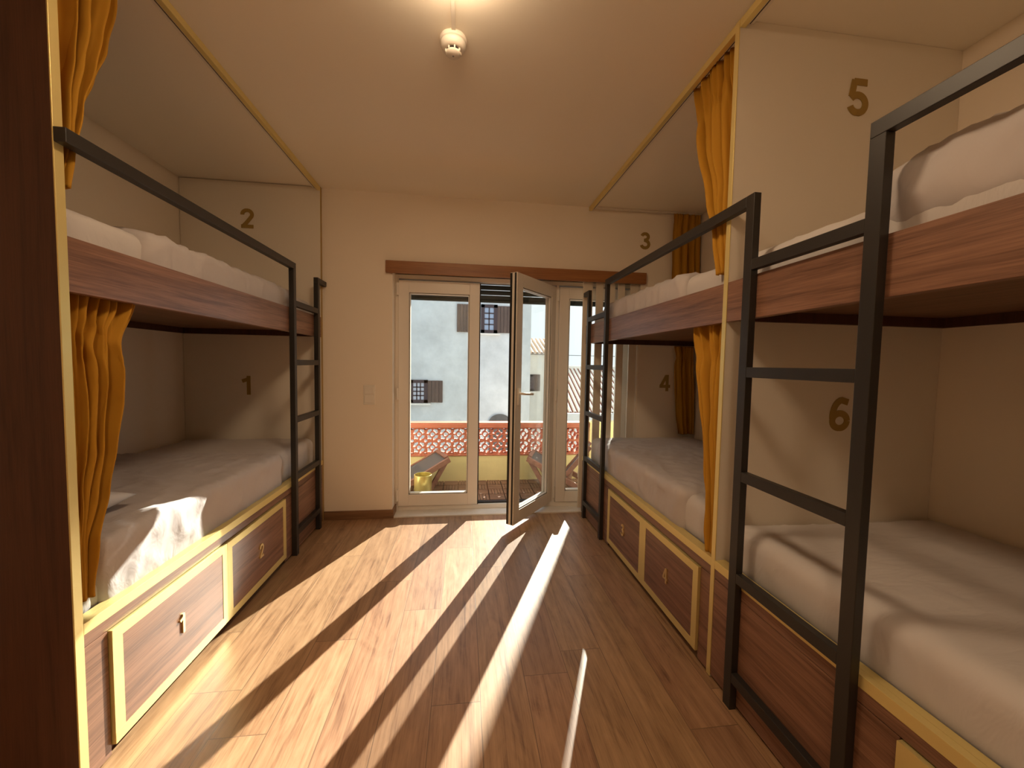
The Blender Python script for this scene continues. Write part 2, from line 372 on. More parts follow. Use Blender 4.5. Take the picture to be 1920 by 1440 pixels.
# ------------------------------------------------------------------ digits
def arc(cx,cy,r,a0,a1,n=22,ry=None):
    ry=ry or r
    return [(cx+r*math.cos(math.radians(a0+(a1-a0)*i/n)),cy+ry*math.sin(math.radians(a0+(a1-a0)*i/n))) for i in range(n+1)]
DIG={
 1:[[(.40,0),(.40,1.0)],[(.43,.90),(.32,.80),(.10,.72)]],
 2:[arc(.32,.70,.22,185,-28,26,.215)+[(.30,.30),(.12,.09)],[(.04,.09),(.60,.09)]],
 3:[arc(.30,.735,.19,165,-85,22,.18),[(.24,.535),(.34,.535)],arc(.31,.30,.22,88,-165,24,.215)],
 4:[[(.47,0),(.47,1.0)],[(.02,.30),(.66,.30)],[(.43,.95),(.09,.30)]],
 5:[[(.58,.91),(.20,.91)],[(.21,.95),(.13,.50)],arc(.32,.32,.23,145,-160,26,.235)],
 6:[arc(.32,.30,.225,0,360,36,.215),arc(.40,.42,.31,188,100,14,.49)+[(.55,.84)]],
}
def digit_mesh(mm,n,o,u,v,nrm,h,wt=.185,th=.002,wx=1.0):
    """n: digit, o: lower-left corner, u/v unit vectors, h height"""
    for si,st_ in enumerate(DIG[n]):
        pts=[Vector((a*wx,b_)) for a,b_ in st_]
        L_=[];R_=[]
        for i,p in enumerate(pts):
            d=(pts[min(i+1,len(pts)-1)]-pts[max(i-1,0)]).normalized(); nn=Vector((-d.y,d.x))
            L_.append(p+nn*wt/2); R_.append(p-nn*wt/2)
        for i in range(len(pts)-1):
            quad=[L_[i],R_[i],R_[i+1],L_[i+1]]
            mm.prism([(q_.x*h,min(1.0,max(0,q_.y))*h) for q_ in quad],o,u,v,nrm,th+si*.0004)
ex,ey,ez=Vector((1,0,0)),Vector((0,1,0)),Vector((0,0,1))
for n,x,z,y,lab in ((2,-1.693,2.294,3.2075,'gold number 2 on the upper end panel of the left bunk'),
                (1,-1.716,1.025,3.2075,'gold number 1 on the end panel below, left lower bunk'),
                (3,1.506,2.317,D-.0005,'gold number 3 on the far wall beside the upper right bunk'),
                (4,1.735,1.080,D-.0005,'gold number 4 on the far wall above the lower right bed'),
                (5,1.524,2.332,1.434,'large gold number 5 on the white divider panel, top right'),
                (6,1.533,1.040,1.434,'large gold number 6 on the white divider panel, between ladder posts')):
    q=M(); digit_mesh(q,n,(x,y-.0002,z),ex,ez,-ey,.146,wx=1.06)
    tag(q.build('number_sign',m_gold),lab,'number sign','gold bed numbers')
# ------------------------------------------------------------------ bunks
def drawer(parent,side,y0,y1,z0,z1,num):
    s=1 if side=='L' else -1
    xf=(XL+.010) if side=='L' else (XR-.010)        # front face
    xb=xf-s*.02
    q=M(); q.box(xb,xf,y0,y1,z0,z1,.001); dr=q.build('drawer',m_walnut,parent)
    t=.036; q=M(); xo=xf+s*.0015
    q.box(xf-s*.001,xo,y0,y0+t,z0,z1); q.box(xf-s*.001,xo,y1-t,y1,z0,z1); q.box(xf-s*.001,xo+s*.0002,y0,y1,z1-t*.95,z1); q.box(xf-s*.001,xo+s*.0002,y0,y1,z0,z0+t)
    q.box(xb,xo,y0-.0012,y0,z0,z1); q.box(xb,xo,y1,y1+.0012,z0,z1); q.box(xb,xo,y0,y1,z1,z1+.0012)
    q.build('brass_border',m_brass,dr)
    q=M(); yc=(y0+y1)/2; h=.078
    if side=='L': digit_mesh(q,num,(xf,yc-.022,.20),ey,ez,ex,h,.15,.006,.85)
    else: digit_mesh(q,num,(xf,yc+.022,.20),-ey,ez,-ex,h,.15,.006,.85)
    q.build('number',m_gold_d,dr)
def bunk(side,y0,y1,drawers,label,group=None,panel=None):
    s=1 if side=='L' else -1
    XF=XL if side=='L' else XR; XB=XBL if side=='L' else XBR
    g=lambda a:XF-s*a
    r=thing('bunk_bed',((XF+XB)/2,(y0+y1)/2,0),label,'bunk bed',group)
    # base fronts around the drawers
    q=M(); q.box(g(0),g(.018),y0,y1,.428,.467,.001)
    ys=[y0]+[v for a in drawers for v in (a[0]-.004,a[1]+.004)]+[y1]
    q.box(g(.0),g(.018),ys[0],ys[1],.012,.4255,.001) if drawers else q.box(g(0),g(.018),y0,y1,.012,.4255,.001)
    if drawers:
        q.box(g(.0),g(.018),ys[-2],ys[-1],.012,.4255,.001)
        if len(drawers)>1 and ys[3]-ys[2]>.01: q.box(g(.0),g(.018),ys[2],ys[3],.012,.4255,.001)
    q.build('base_front',m_walnut,r)
    q=M(); q.box(g(.03),XB,y0,y1,.0,.43); q.build('base_box',m_walnut_d,r)
    q=M(); q.box(g(0)+s*.002,g(.02),y0,y1,.467,.502,.001); q.box(g(.02),g(.045),y0,y1,.494,.502); q.build('brass_rim',m_brass,r)
    q=M(); q.box(g(.046),XB,y0,y1,.43,.455); q.build('lower_platform',m_walnut_d,r)
    q=M(); q.box(g(0),g(.03),y0,y1,1.483,1.640,.0015); q.build('bed_board',m_walnut,r)
    q=M(); q.box(g(.03),XB,y0,y1,1.528,1.55); q.build('upper_platform',m_walnut_d,r)
    q=M(); q.box(XB,XB+s*.02,y0,y1,1.487,1.528); q.box(g(.03),XB,y1-.02,y1,1.487,1.528); q.box(g(.03),XB,y0,y0+.02,1.487,1.528)
    q.build('ledger_strip',m_walnut_v,r)
    for a in drawers: drawer(r,side,a[0],a[1],.043,.4225,a[2])
    q=M(); q.box(g(0),g(.022),y0,y1,2.612,H-.0005,.001); q.build('ceiling_brass_trim',m_brass,r)
    q=M(); q.box(g(.0225),g(.038),y0,y1,2.628,H-.001,.001); q.box(g(.043),g(.056),y0,y1,2.628,H-.001,.001); q.box(g(.038),g(.043),y0,y1,2.637,H-.001)
    q.build('curtain_track',m_white,r)
    q=M(); q.box(g(.038),g(.043),y0,y1,2.630,2.6365); q.build('track_slot',m_seam,r)
    return r
bl=bunk('L',1.2545,3.2095,[(1.335,1.9365,1),(1.940,2.543,2)],'left bunk bed of walnut boards with brass trim, beds numbered 1 and 2')
q=M(); q.box(XBL+.001,XL-.0015,1.227,1.2535,.002,H-.001); ep=q.build('end_panel',m_walnut_v,bl); ep['label']='dark vertical grained walnut end panel'
q=M(); q.box(XL-.0015,XL+.0025,1.227,1.254,.002,H-.001,.0008); q.build('brass_edge',m_brass,ep)
q=M(); q.box(XBL+.004,XL-.0015,3.210,D-.0005,.46,1.486); q.box(XBL+.004,XL-.0015,3.210,D-.0005,1.55,H-.005); fp=q.build('foot_panel',m_panel,bl); fp['label']='white end panel against the far wall'
q=M(); q.box(XL-.0015,XL+.0015,3.2105,D-.0005,.002,H-.001,.0005); q.build('brass_edge',brass('dull_brass',(.50,.35,.13),.45),fp)
br=bunk('R',1.4575,3.2375,[(1.528,2.052,4),(2.055,2.588,3)],'right bunk bed by the window with brass framed drawers, beds 3 and 4')
q=M(); q.box(XR+.0015,XBR-.001,1.4345,1.457,.002,H-.001); dp=q.build('divider_panel',m_panel,br); dp['label']='white laminate panel between the two right bunks'
q=M(); q.box(XR+.0015,XR-.0025,1.434,1.4572,.002,H-.001,.0008); q.build('brass_edge',m_brass,dp)
bn=bunk('R',-.55,1.434,[(.20,.745,5)],'nearest right bunk bed, beds 5 and 6, cut off by the photo edge')
q=M(); q.box(XR+.0015,XBR-.001,-.575,-.5505,.002,H-.001); q.build('end_panel',m_panel,bn)
# ------------------------------------------------------------------ ladders
def ladder(side,ynear,yfar,zs,label,pn=.034,rail=None,farstub=True,fartop=1.918,wx=.032):
    s=1 if side=='L' else -1
    X0=XL+.0005 if side=='L' else XR-.0005; X1=X0+s*wx
    r=thing('bunk_ladder',((X0+X1)/2,(ynear+yfar)/2,0),label,'ladder','black steel bunk ladders')
    q=M(); q.box(X0,X1,ynear,ynear+pn,0,1.884,.0015); q.build('post',m_steel,r)
    q=M(); q.box(X0,X1,yfar-pn,yfar,0,fartop-(.036 if farstub else 0),.0015); q.build('post',m_steel,r)
    for z in zs:
        q=M(); q.box(X0+s*.0005,X1-s*.0005,ynear+pn,yfar-pn,z-.037,z,.0015); q.build('rung',m_steel,r)
    if farstub:
        q=M(); q.box(X0,X1,yfar-pn,D-.0005,fartop-.036,fartop,.0015); q.build('wall_bracket',m_steel,r)
    q=M(); q.box(X0,X1,rail,ynear+pn,1.884,1.924,.0015); q.build('guard_rail',m_steel,r)
    return r
ladder('L',2.646,3.092,(1.687,1.302,.924,.543,.166),'black steel ladder on the left bunk, its guard rail running above bed 2',rail=1.2275)
ladder('R',2.697,3.135,(1.695,1.303,.918,.535,.155),'black steel ladder on the far right bunk, beside the balcony doors',rail=1.3175,wx=.027)
ladder('R',.848,1.317,(1.689,1.303,.918,.533,.147),'nearest black steel ladder, in front of beds 5 and 6',pn=.039,rail=-.55,farstub=False,fartop=1.924,wx=.027)
# ------------------------------------------------------------------ bedding
def soft_box(lo,hi,r,step=.022,wr=None,amp=.006,sag=0.0,seed=0,topwave=.006):
    lo=Vector(lo); hi=Vector(hi); mm=M(); bm=mm.bm
    dim=hi-lo; n=[max(2,int(dim[i]/step)) for i in range(3)]
    def face(ax,val,a,b):
        na,nb=n[a],n[b]; g=[]
        for i in range(na+1):
            row=[]
            for j in range(nb+1):
                p=[0,0,0]; p[ax]=val; p[a]=lo[a]+dim[a]*i/na; p[b]=lo[b]+dim[b]*j/nb
                row.append(bm.verts.new(p))
            g.append(row)
        for i in range(na):
            for j in range(nb): bm.faces.new((g[i][j],g[i+1][j],g[i+1][j+1],g[i][j+1]))
    for ax,a,b in ((0,1,2),(1,0,2),(2,0,1)):
        face(ax,lo[ax],a,b); face(ax,hi[ax],a,b)
    bmesh.ops.remove_doubles(bm,verts=bm.verts,dist=1e-5)
    sd=Vector((seed*3.1,seed*1.7,seed*.9))
    for v in bm.verts:
        p=v.co.copy(); inner=Vector([min(max(p[i],lo[i]+r),hi[i]-r) for i in range(3)])
        dlt=p-inner
        if dlt.length>1e-9:
            nn=dlt.normalized(); 
            if dlt.length>r*0.999: p=inner+nn*r
        else: nn=Vector((0,0,1))
        # only the surface moves: wrinkles + soft waves
        q=p+sd
        low=noise.noise(q*Vector((3.0,3.0,3.0)) if False else Vector((q.x*3,q.y*2.2,q.z*3)))
        w1=noise.noise(Vector((q.x*7+q.y*4,q.y*9-q.x*3,q.z*5)))
        w2=noise.noise(Vector((q.x*16-q.y*9,q.y*22,q.z*7+3)))
        ridge=(1-abs(w1)*2.4); ridge=max(0,ridge)**3
        ridge2=max(0,1-abs(w2)*3)**2
        dd=topwave*low+amp*ridge+amp*.45*ridge2
        fz=min(1,max(0,(p.z-lo.z)/max(1e-6,(hi.z-lo.z))*2.5))
        v.co=p+nn*dd*fz
    return mm
def bed(side,y0,y1,z0,z1,lab,seed,cover=None,cl=None,ctop=None):
    XF=XL if side=='L' else XR; XB=XBL if side=='L' else XBR; s=1 if side=='L' else -1
    xa=XF-s*.052; xb=XB+s*.012
    q=soft_box((min(xa,xb),y0,z0),(max(xa,xb),y1,z1),.055,seed=seed,amp=.004)
    o=tag(q.build('mattress',m_sheet,smooth=True),lab,'mattress')
    if cover:
        xa=XF-s*(.032); xb=XB+s*.008
        if ctop:
            q=soft_box((min(XF-s*.045,xb),cover[0],z0+.08),(max(XF-s*.045,xb),cover[1],ctop),.085,seed=seed+.5,amp=.012,topwave=.022,step=.02)
            tag(q.build('duvet',m_cover,smooth=True),cl,'duvet'); return
        q=soft_box((min(xa,xb),cover[0],z0+.012),(max(xa,xb),cover[1],z1+.016),.036,seed=seed+.5,amp=.011,topwave=.007,step=.018)
        c=tag(q.build('bed_cover',m_cover,smooth=True),cl,'bed cover')
bed('L',1.262,3.195,.456,.688,'lower left mattress of bed 1, with white fitted sheet',1,(1.36,2.62),'white bed cover over bed 1, its near corner lit by the sun')
bed('L',1.262,3.195,1.551,1.752,'upper left mattress of bed 2, with white fitted sheet',2,(1.583,2.83),'white bed cover on the upper left bed 2, behind the guard rail')
bed('R',1.466,3.20,.456,.676,'lower right mattress of bed 4, with white fitted sheet',3,(1.735,2.96),'greyish white bed cover over bed 4, below the number 4')
bed('R',1.466,3.20,1.551,1.752,'upper right mattress of bed 3, with white fitted sheet',4,(1.81,2.93),'white bed cover on upper bed 3, under the number 3')
bed('R',-.50,1.425,.456,.664,'lower mattress of bed 6, behind the nearest ladder',5)
bed('R',-.50,1.425,1.551,1.752,'upper mattress of bed 5, behind the nearest ladder',6,(-.30,.955),'thick white duvet folded over upper bed 5, at the right edge of the photo',1.862)
def pillow(cx,cy,cz,lx,ly,lz,rz,lab,rx=0,ry=0):
    mm=M(); nu,nv=36,28
    for sgn in (1,-1):
        def f(u,v,sgn=sgn):
            a=u*2-1; b_=v*2-1
            e=max(0,(1-abs(a)**2.6))*max(0,(1-abs(b_)**2.6))
            k=1-.10*(1-abs(a)**2)*abs(b_)**6-.0; kx=1-.10*(1-abs(b_)**2)*abs(a)**6
            w=noise.noise(Vector((a*3+cx,b_*3,sgn)))*.08
            return Vector((a*lx/2*kx,b_*ly/2*k,sgn*(e**.42)*lz/2*(1+w)))
        mm.grid(f,nu,nv)
    bmesh.ops.remove_doubles(mm.bm,verts=mm.bm.verts,dist=1e-4)
    o=mm.build('pillow',m_pillow,smooth=True,origin=(0,0,0)); o.location=(cx,cy,cz); o.rotation_euler=(rx,ry,rz)
    return tag(o,lab,'pillow')
pillow(-1.60,1.47,.755,.66,.36,.10,.10,'white pillow lying on bed 1, tip showing behind the mustard curtain')
# ------------------------------------------------------------------ curtains
def curtain(axis,plane,prof,nf,amp,lab,seed=0,gather=.18,nu=150,nv=90,twist=.5,track=None,tail=0):
    """axis 'y': cloth hangs in a plane x=plane and spans y; prof rows (z, a0, a1)"""
    prof=sorted(prof,key=lambda r:-r[0])
    zt,zb=prof[0][0],prof[-1][0]
    def ab(z):
        for (za,a0,a1),(zc,b0,b1) in zip(prof,prof[1:]):
            if zc<=z<=za+1e-9:
                t=(za-z)/(za-zc); t2=t*t*(3-2*t)*.5+t*.5
                return a0+(b0-a0)*t2,a1+(b1-a1)*t2
        return prof[-1][1:]
    rnd=random.Random(seed); ph=[rnd.random()*2*PI for _ in range(4)]
    ws=[.55+rnd.random() for _ in range(nf)]; tot=sum(ws); cum=[0]
    for w_ in ws: cum.append(cum[-1]+w_/tot)
    aa=[.55+.75*rnd.random() for _ in range(nf+1)]; sl=[(rnd.random()-.5)*.10*twist for _ in range(nf+1)]
    def fold_at(u):
        u=min(max(u,0),.99999)
        for k in range(nf):
            if u<=cum[k+1]: t=(u-cum[k])/(cum[k+1]-cum[k]); return k,t
        return nf-1,1.0
    def f(u,v):
        z=zt+(zb-zt)*v; a0,a1=ab(z)
        topf=max(0,1-v/gather) if gather>0 else 0
        wob=noise.noise(Vector((u*1.7+seed,z*1.9,seed*1.3)))*.045*twist+noise.noise(Vector((u*4,z*5,seed)))*.014*twist
        k,t=fold_at(u+wob*min(1,v*5))
        # crease that wanders: steep on one side, rounded on the other
        c=.5+.25*math.sin(seed+k*2.1+z*1.6)
        tt=t/c*.5 if t<c else .5+(t-c)/(1-c)*.5
        sn=math.sin(2*PI*tt); prof_=math.copysign(abs(sn)**.8,sn)
        amk=aa[k]*(1-t)+aa[k+1]*t
        th2=2*PI*(nf*2.6)*(u+wob*.6)+ph[1]
        pin=math.exp(-((v-gather*.75)/(gather*.35+1e-6))**2) if gather>0 else 0
        n1=prof_*amk*(1-.45*topf)*(1-.5*pin)+.26*math.sin(th2)*(.25+1.1*topf+.6*pin)
        am=amp*(.85+.35*min(1,v*2.5))
        a=a0+(a1-a0)*u+math.cos(2*PI*tt)*am*.22*(1-topf)+am*.5*pin*noise.noise(Vector((u*11,z*14,seed)))
        off=n1*am+.35*am*noise.noise(Vector((u*7,z*6,seed+5)))*(1+topf)
        if axis=='y': return Vector((plane+off,a,z))
        return Vector((a,plane+off,z))
    q=M().grid(f,nu,nv)
    o=q.build('curtain',m_curt,smooth=True)
    md=o.modifiers.new('thickness','SOLIDIFY'); md.thickness=.0035; md.offset=0
    return tag(o,lab,'curtain','mustard bunk curtains')
curtain('y',-1.168,[(2.628,1.262,1.545),(2.487,1.262,1.505),(2.30,1.262,1.462),(2.175,1.262,1.42),(2.047,1.262,1.375),(1.895,1.262,1.330),(1.78,1.262,1.292)],4,.028,'mustard curtain bunched at the near end of the upper left bunk, over the guard rail',3,.12)
curtain('y',-1.168,[(1.527,1.262,1.560),(1.487,1.262,1.543),(1.342,1.262,1.478),(1.166,1.262,1.462),(1.0,1.262,1.43),(.871,1.262,1.388),(.731,1.262,1.338),(.552,1.262,1.322)],5,.030,'mustard curtain gathered beside bed 1, under the upper left bed',11,.22,twist=1.1)
curtain('y',1.092,[(2.628,1.468,1.795),(2.335,1.468,1.725),(2.027,1.468,1.622),(1.85,1.468,1.57),(1.692,1.468,1.532)],5,.028,'mustard curtain tied back against the divider, in upper bed 3',21,.2,twist=1.0)
curtain('y',1.092,[(1.527,1.468,1.715),(1.489,1.468,1.705),(1.297,1.468,1.655),(1.037,1.468,1.585),(.88,1.468,1.556),(.70,1.468,1.535),(.50,1.468,1.522)],4,.027,'mustard curtain tied back against the divider, beside bed 4',33,.2,twist=1.1)
curtain('x',3.200,[(2.622,1.79,2.035),(2.40,1.785,2.04),(1.78,1.80,2.045)],4,.018,'mustard curtain hanging in the far corner of upper bed 3',44,.1,twist=.5)
curtain('x',3.200,[(1.480,1.845,2.025),(1.38,1.862,2.02),(1.30,1.855,2.02),(1.10,1.865,2.035),(.86,1.89,2.045),(.70,1.915,2.048)],4,.018,'mustard curtain hanging in the far corner of bed 4, beside the number 4',52,.14,twist=.6)
ct=thing('curtain_rail',(1.55,3.22,2.628),'slim white curtain rail along the far wall at ceiling, right side','curtain rail')
q=M(); q.box(1.10,2.055,3.205,3.236,2.628,H-.001,.002); q.build('rail',m_white,ct)
ct=thing('curtain_rail',(1.8,3.22,1.50),'short white curtain rail above bed 4, under the upper bed','curtain rail')
q=M(); q.box(1.53,2.035,3.2125,3.2165,1.470,1.486,.001); q.build('rail',m_white,ct)
# ------------------------------------------------------------------ balcony
st(M().box(-3.2,3.4,D+.301,4.60,-.2,0).build('balcony_floor',m_tilefl))
PY=4.19
pp=thing('balcony_parapet',(0,PY,0),'balcony parapet of yellow render, topped by pierced terracotta blocks and rail','parapet')
M().box(-3.0,1.42,PY,PY+.12,0,.285).build('yellow_wall',m_yellow,pp)
q=M(); q.box(-3.0,1.42,PY-.008,PY+.128,.285,.302,.003); q.box(-3.0,1.42,PY-.012,PY+.132,.592,.640,.008); q.box(-3.0,1.42,PY-.004,PY+.124,.640,.650,.004); q.build('terracotta_rail',m_terra,pp)
def lattice():
    P=.1435; nc=30; x0=-2.98; z0=.3025
    # phase: a block centre at x=-.187
    k=math.floor((-.187-x0)/P-.5); x0=-.187-P/2-k*P
    cu=bpy.data.curves.new('lat','CURVE'); cu.dimensions='2D'; cu.fill_mode='BOTH'; cu.extrude=.036
    def sp(pts):
        s=cu.splines.new('POLY'); s.points.add(len(pts)-1)
        for i,(a,b_) in enumerate(pts): s.points[i].co=(a,b_,0,1)
        s.use_cyclic_u=True
    nc=int((1.42-x0)/P)
    W=nc*P; sp([(x0,z0),(x0+W,z0),(x0+W,z0+2*P),(x0,z0+2*P)])
    for i in range(nc):
        for j in range(2):
            cx=x0+(i+.5)*P; cz=z0+(j+.5)*P
            sp([(cx+.0235*math.cos(2*PI*t/16),cz+.0235*math.sin(2*PI*t/16)) for t in range(16)])
            for a in (45,135,225,315):
                A=[math.radians(a-36+72*t/6) for t in range(7)]
                o_=[(cx+.0635*math.cos(t),cz+.0635*math.sin(t)) for t in A]; i_=[(cx+.0335*math.cos(t),cz+.0335*math.sin(t)) for t in A[::-1]]
                # squarer outer edge
                o_[3]=(cx+.075*math.cos(A[3]),cz+.075*math.sin(A[3]))
                sp(o_+i_)
        if i>0:
            cx=x0+i*P; cz=z0+P
            sp([(cx+.0195*math.cos(2*PI*t/12),cz+.0195*math.sin(2*PI*t/12)) for t in range(12)])
            for cz,sg in ((z0,1),(z0+2*P,-1)):
                sp([(cx+.020*math.cos(PI*t/7),cz+sg*(.004+.018*math.sin(PI*t/7))) for t in range(8)])
    ob=bpy.data.objects.new('lat',cu); COL.objects.link(ob)
    bpy.context.view_layer.update()
    dg=bpy.context.evaluated_depsgraph_get(); me=bpy.data.meshes.new_from_object(ob.evaluated_get(dg))
    bpy.data.objects.remove(ob)
    for v in me.vertices: v.co=Vector((v.co.x,PY+.06+v.co.z,v.co.y))
    me.materials.clear(); me.materials.append(m_terra)
    for v in me.vertices: v.co-=Vector(pp['_w'])
    o=bpy.data.objects.new('pierced_blocks',me); COL.objects.link(o); o.parent=pp
lattice()
q=M(); q.box(1.335,1.375,PY+.02,PY+.06,.65,.86,.003); q.build('terracotta_post',m_terra,pp)
st(M().box(1.425,3.0,PY-.02,PY+.14,0,.655,.005).build('wall_balcony_right',m_yellow))
# deck tiles
def deck_tile():
    q=M(); P=.15; n=5
    for i in range(2):
        for j in range(2):
            cx=(i-.5)*P; cy=(j-.5)*P; w_=(P-.006)/n
            for k in range(n):
                a=-P/2+.003+k*w_
                if (i+j)%2: q.box(cx+a+.002,cx+a+w_-.002,cy-P/2+.003,cy+P/2-.003,.006,.022,.001)
                else: q.box(cx-P/2+.003,cx+P/2-.003,cy+a+.002,cy+a+w_-.002,.006,.022,.001)
    return q
dk=thing('deck_tile',(0,0,0)); sl=deck_tile().build('slats',m_deck,dk); q=M(); q.box(-.148,.148,-.148,.148,0,.006); q.build('grid_base',m_seal,dk)
k=0
for j in range(2):
    for i in range(8):
        o=dk if k==0 else copy_tree(dk)
        o.location=(-.80+.302*i,3.70+.302*j,0.0005); k+=1
        tag(o,'teak deck tile of short crossed slats laid on the balcony floor','deck tile','teak deck tiles on the balcony')
# planter
bp_=thing('brass_planter',(-.36,3.565,.022),'round polished brass planter on the balcony, just outside the left door pane','planter')
bm_=brass('polished_brass',(.80,.66,.22),.22)
M().lathe([(.0001,.012),(.076,.012),(.080,.018),(.080,.170),(.0775,.172),(.075,.170),(.075,.03),(.0001,.03)],-.362,3.565,48,z0=.098).build('pot',bm_,bp_,smooth=False)
M().lathe([(.0001,0),(.05,0),(.052,.004),(.052,.086),(.0001,.086)],-.362,3.565,32,z0=.0235).build('foot',bm_,bp_,smooth=False)
# deck chairs
def chair(label,pA,pB,flip):
    """pA far / pB near ends of the seat's front edge (world xy)"""
    A=Vector(pA); B=Vector(pB); mid=(A+B)/2; wv=(B-A); wd=wv.length; yax=wv.normalized()
    xax=Vector((yax.y,-yax.x))*flip      # points to the front
    r=thing('deck_chair',(mid.x,mid.y,0),label,'chair','wooden deck chairs on the balcony')
    Rm=Matrix(((xax.x,yax.x,0),(xax.y,yax.y,0),(0,0,1)))
    def addto(q,name,mat,par):
        for v in q.bm.verts:
            l=v.co.copy(); v.co=Rm@l+Vector((mid.x,mid.y,.0235))
        return q.build(name,mat,par)
    hw=wd/2
    def plank(q,p0,p1,w_,t):   # p0,p1 (x,z), spans along local y from y0..y1 given w_
        (xa,za),(xb,zb),(ya,yb)=p0,p1,w_
        d=Vector((xb-xa,0,zb-za)); L=d.length; a=math.atan2(zb-za,xb-xa)
        cx,cz=(xa+xb)/2,(za+zb)/2
        q.box(cx-L/2,cx+L/2,ya,yb,cz-t/2,cz+t/2,.002,rot=Matrix.Rotation(-a,3,'Y'))
    # side rails sloping from the high seat front down to the rear foot
    for s_ in (-1,1):
        q=M(); plank(q,(0,.325),(-.56,.05),(s_*hw-.016,s_*hw+.016),.05); addto(q,'side_rail',m_chair,r)
    q=M(); plank(q,(.0,.34),(-.035,.323),(-hw+.017,hw-.017),.05); addto(q,'seat_frame',m_chair,r); q=M(); plank(q,(-.40,.150),(-.44,.131),(-hw+.017,hw-.017),.03); st_=addto(q,'seat_frame',m_chair,r)
    q=M(); plank(q,(-.03,.325),(-.42,.14),(-hw+.02,hw-.02),.008); addto(q,'seat',m_fabric,r)
    for s_ in (-1,1):
        q=M(); plank(q,(-.02,.30),(-.20,.005),(s_*(hw-.04)-.014,s_*(hw-.04)+.014),.045); addto(q,'front_leg',m_chair,r)
    
    for s_ in (-1,1):
        q=M(); plank(q,(-.26,.005),(-.62,.47),(s_*(hw-.06)-.014,s_*(hw-.06)+.014),.045); addto(q,'back_rail',m_chair,r)
    q=M(); plank(q,(-.38,.16),(-.61,.46),(-hw+.075,hw-.075),.010); addto(q,'backrest',m_fabric,r)
    return r
chair('reddish wooden deck chair with charcoal seat, left on the balcony behind the planter',(-.26,4.12),(-.13,3.79),-1)
chair('reddish wooden deck chair with charcoal seat, right on the balcony',(.76,4.12),(.645,3.78),1)
# ------------------------------------------------------------------ camera helper for laying out the far houses at their own distance
yaw,pitch,roll=math.radians(7.1874),math.radians(-2.9952),math.radians(1.0219); FPX=720.39
fwd=Vector((math.sin(yaw)*math.cos(pitch),math.cos(yaw)*math.cos(pitch),math.sin(pitch)))
rt=Vector((math.cos(yaw),-math.sin(yaw),0)); up=rt.cross(fwd)
rt2=rt*math.cos(roll)+up*math.sin(roll); up2=up*math.cos(roll)-rt*math.sin(roll)
def at(px,py,Y):
    v=fwd*FPX+rt2*(px-960)-up2*(py-720); t=Y/v.y; return (v.x*t,CAMZ+v.z*t)
cam=bpy.data.cameras.new('camera'); co=bpy.data.objects.new('camera',cam); COL.objects.link(co)
cam.sensor_fit='HORIZONTAL'; cam.sensor_width=36; cam.lens=FPX/1920*36; cam.clip_start=.02; cam.clip_end=2000
co.matrix_world=Matrix.Translation((0,0,CAMZ))@Matrix((rt2,up2,-fwd)).transposed().to_4x4()
SC.camera=co
# ------------------------------------------------------------------ houses
HY=13.0
hx=at(995,650,HY)[0]
hs=thing('neighbour_house',(hx-6,HY+4,-4),'large weathered white house with brown shutters, filling the view outside','house')
M().box(hx-16,hx,HY,HY+9,-4,8.5).build('wall',m_plaster,hs)
q=M(); q.box(hx-16.3,hx+.3,HY-.3,HY+9.3,8.5,8.8); q.build('roof_edge',m_terra,hs)
def hwin(x0,y0,x1,y1,nx,ny,Y=HY,par=hs,fr=.05,glass=None):
    a=at(x0,y0,Y); b_=at(x1,y1,Y); xa,xb=a[0],b_[0]; zb_,za=a[1],b_[1]
    q=M(); q.box(xa,xa+.12,Y-.07,Y+.01,za,zb_); q.box(xb-.12,xb,Y-.07,Y+.01,za,zb_); q.box(xa,xb,Y-.07,Y+.01,zb_-.10,zb_); q.box(xa,xb,Y-.07,Y+.01,za,za+.10)
    ix0,ix1,iz0,iz1=xa+.12,xb-.12,za+.10,zb_-.10
    for i in range(1,nx): x=ix0+(ix1-ix0)*i/nx; q.box(x-.018,x+.018,Y-.05,Y+.01,iz0,iz1)
    for j in range(1,ny): z=iz0+(iz1-iz0)*j/ny; q.box(ix0,ix1,Y-.05,Y+.01,z-.018,z+.018)
    w_=q.build('window',m_brownd,par)
    q=M(); q.box(ix0,ix1,Y-.025,Y-.015,iz0,iz1); q.build('panes',glass or m_houseglass,w_)
    q=M(); q.box(xa-.06,xb+.1,Y-.12,Y+.01,za-.07,za-.015); q.build('sill',m_cap,w_)
def hshut(x0,y0,x1,y1,Y=HY,par=hs):
    a=at(x0,y0,Y); b_=at(x1,y1,Y)
    n=4; q=M(); wd=(b_[0]-a[0])/n
    for i in range(n): q.box(a[0]+i*wd+.004,a[0]+(i+1)*wd-.004,Y-.06,Y-.01,b_[1],a[1],.004)
    q.build('shutter',m_brownw,par)
m_g2=plain('net_curtain_glass',(.62,.64,.72),.25)
hwin(768,712,802,755,3,4,glass=m_g2)
hshut(802,713.5,830,754.5)
hwin(902,571,932,625,2,4)
hshut(932,574,956.5,625)
hshut(857,570,880,623)
a=at(917,790,HY); b_=at(957,776,HY)
cx=(at(917,790,HY)[0]+at(957,790,HY)[0])/2; rr=(at(957,790,HY)[0]-at(917,790,HY)[0])/2
zt=at(937,776,HY)[1]
q=M(); q.prism([(rr*1.02*math.cos(PI*t/20),rr*.80*math.sin(PI*t/20)) for t in range(21)]+[(-rr*1.02,-2.6),(rr*1.02,-2.6)],(cx,HY-.03,zt-rr*.80),ex,ez,-ey,.05)
q.build('arched_door',plain('old_grey_door',(.13,.12,.11),.9,var=.3,vscale=4),hs)
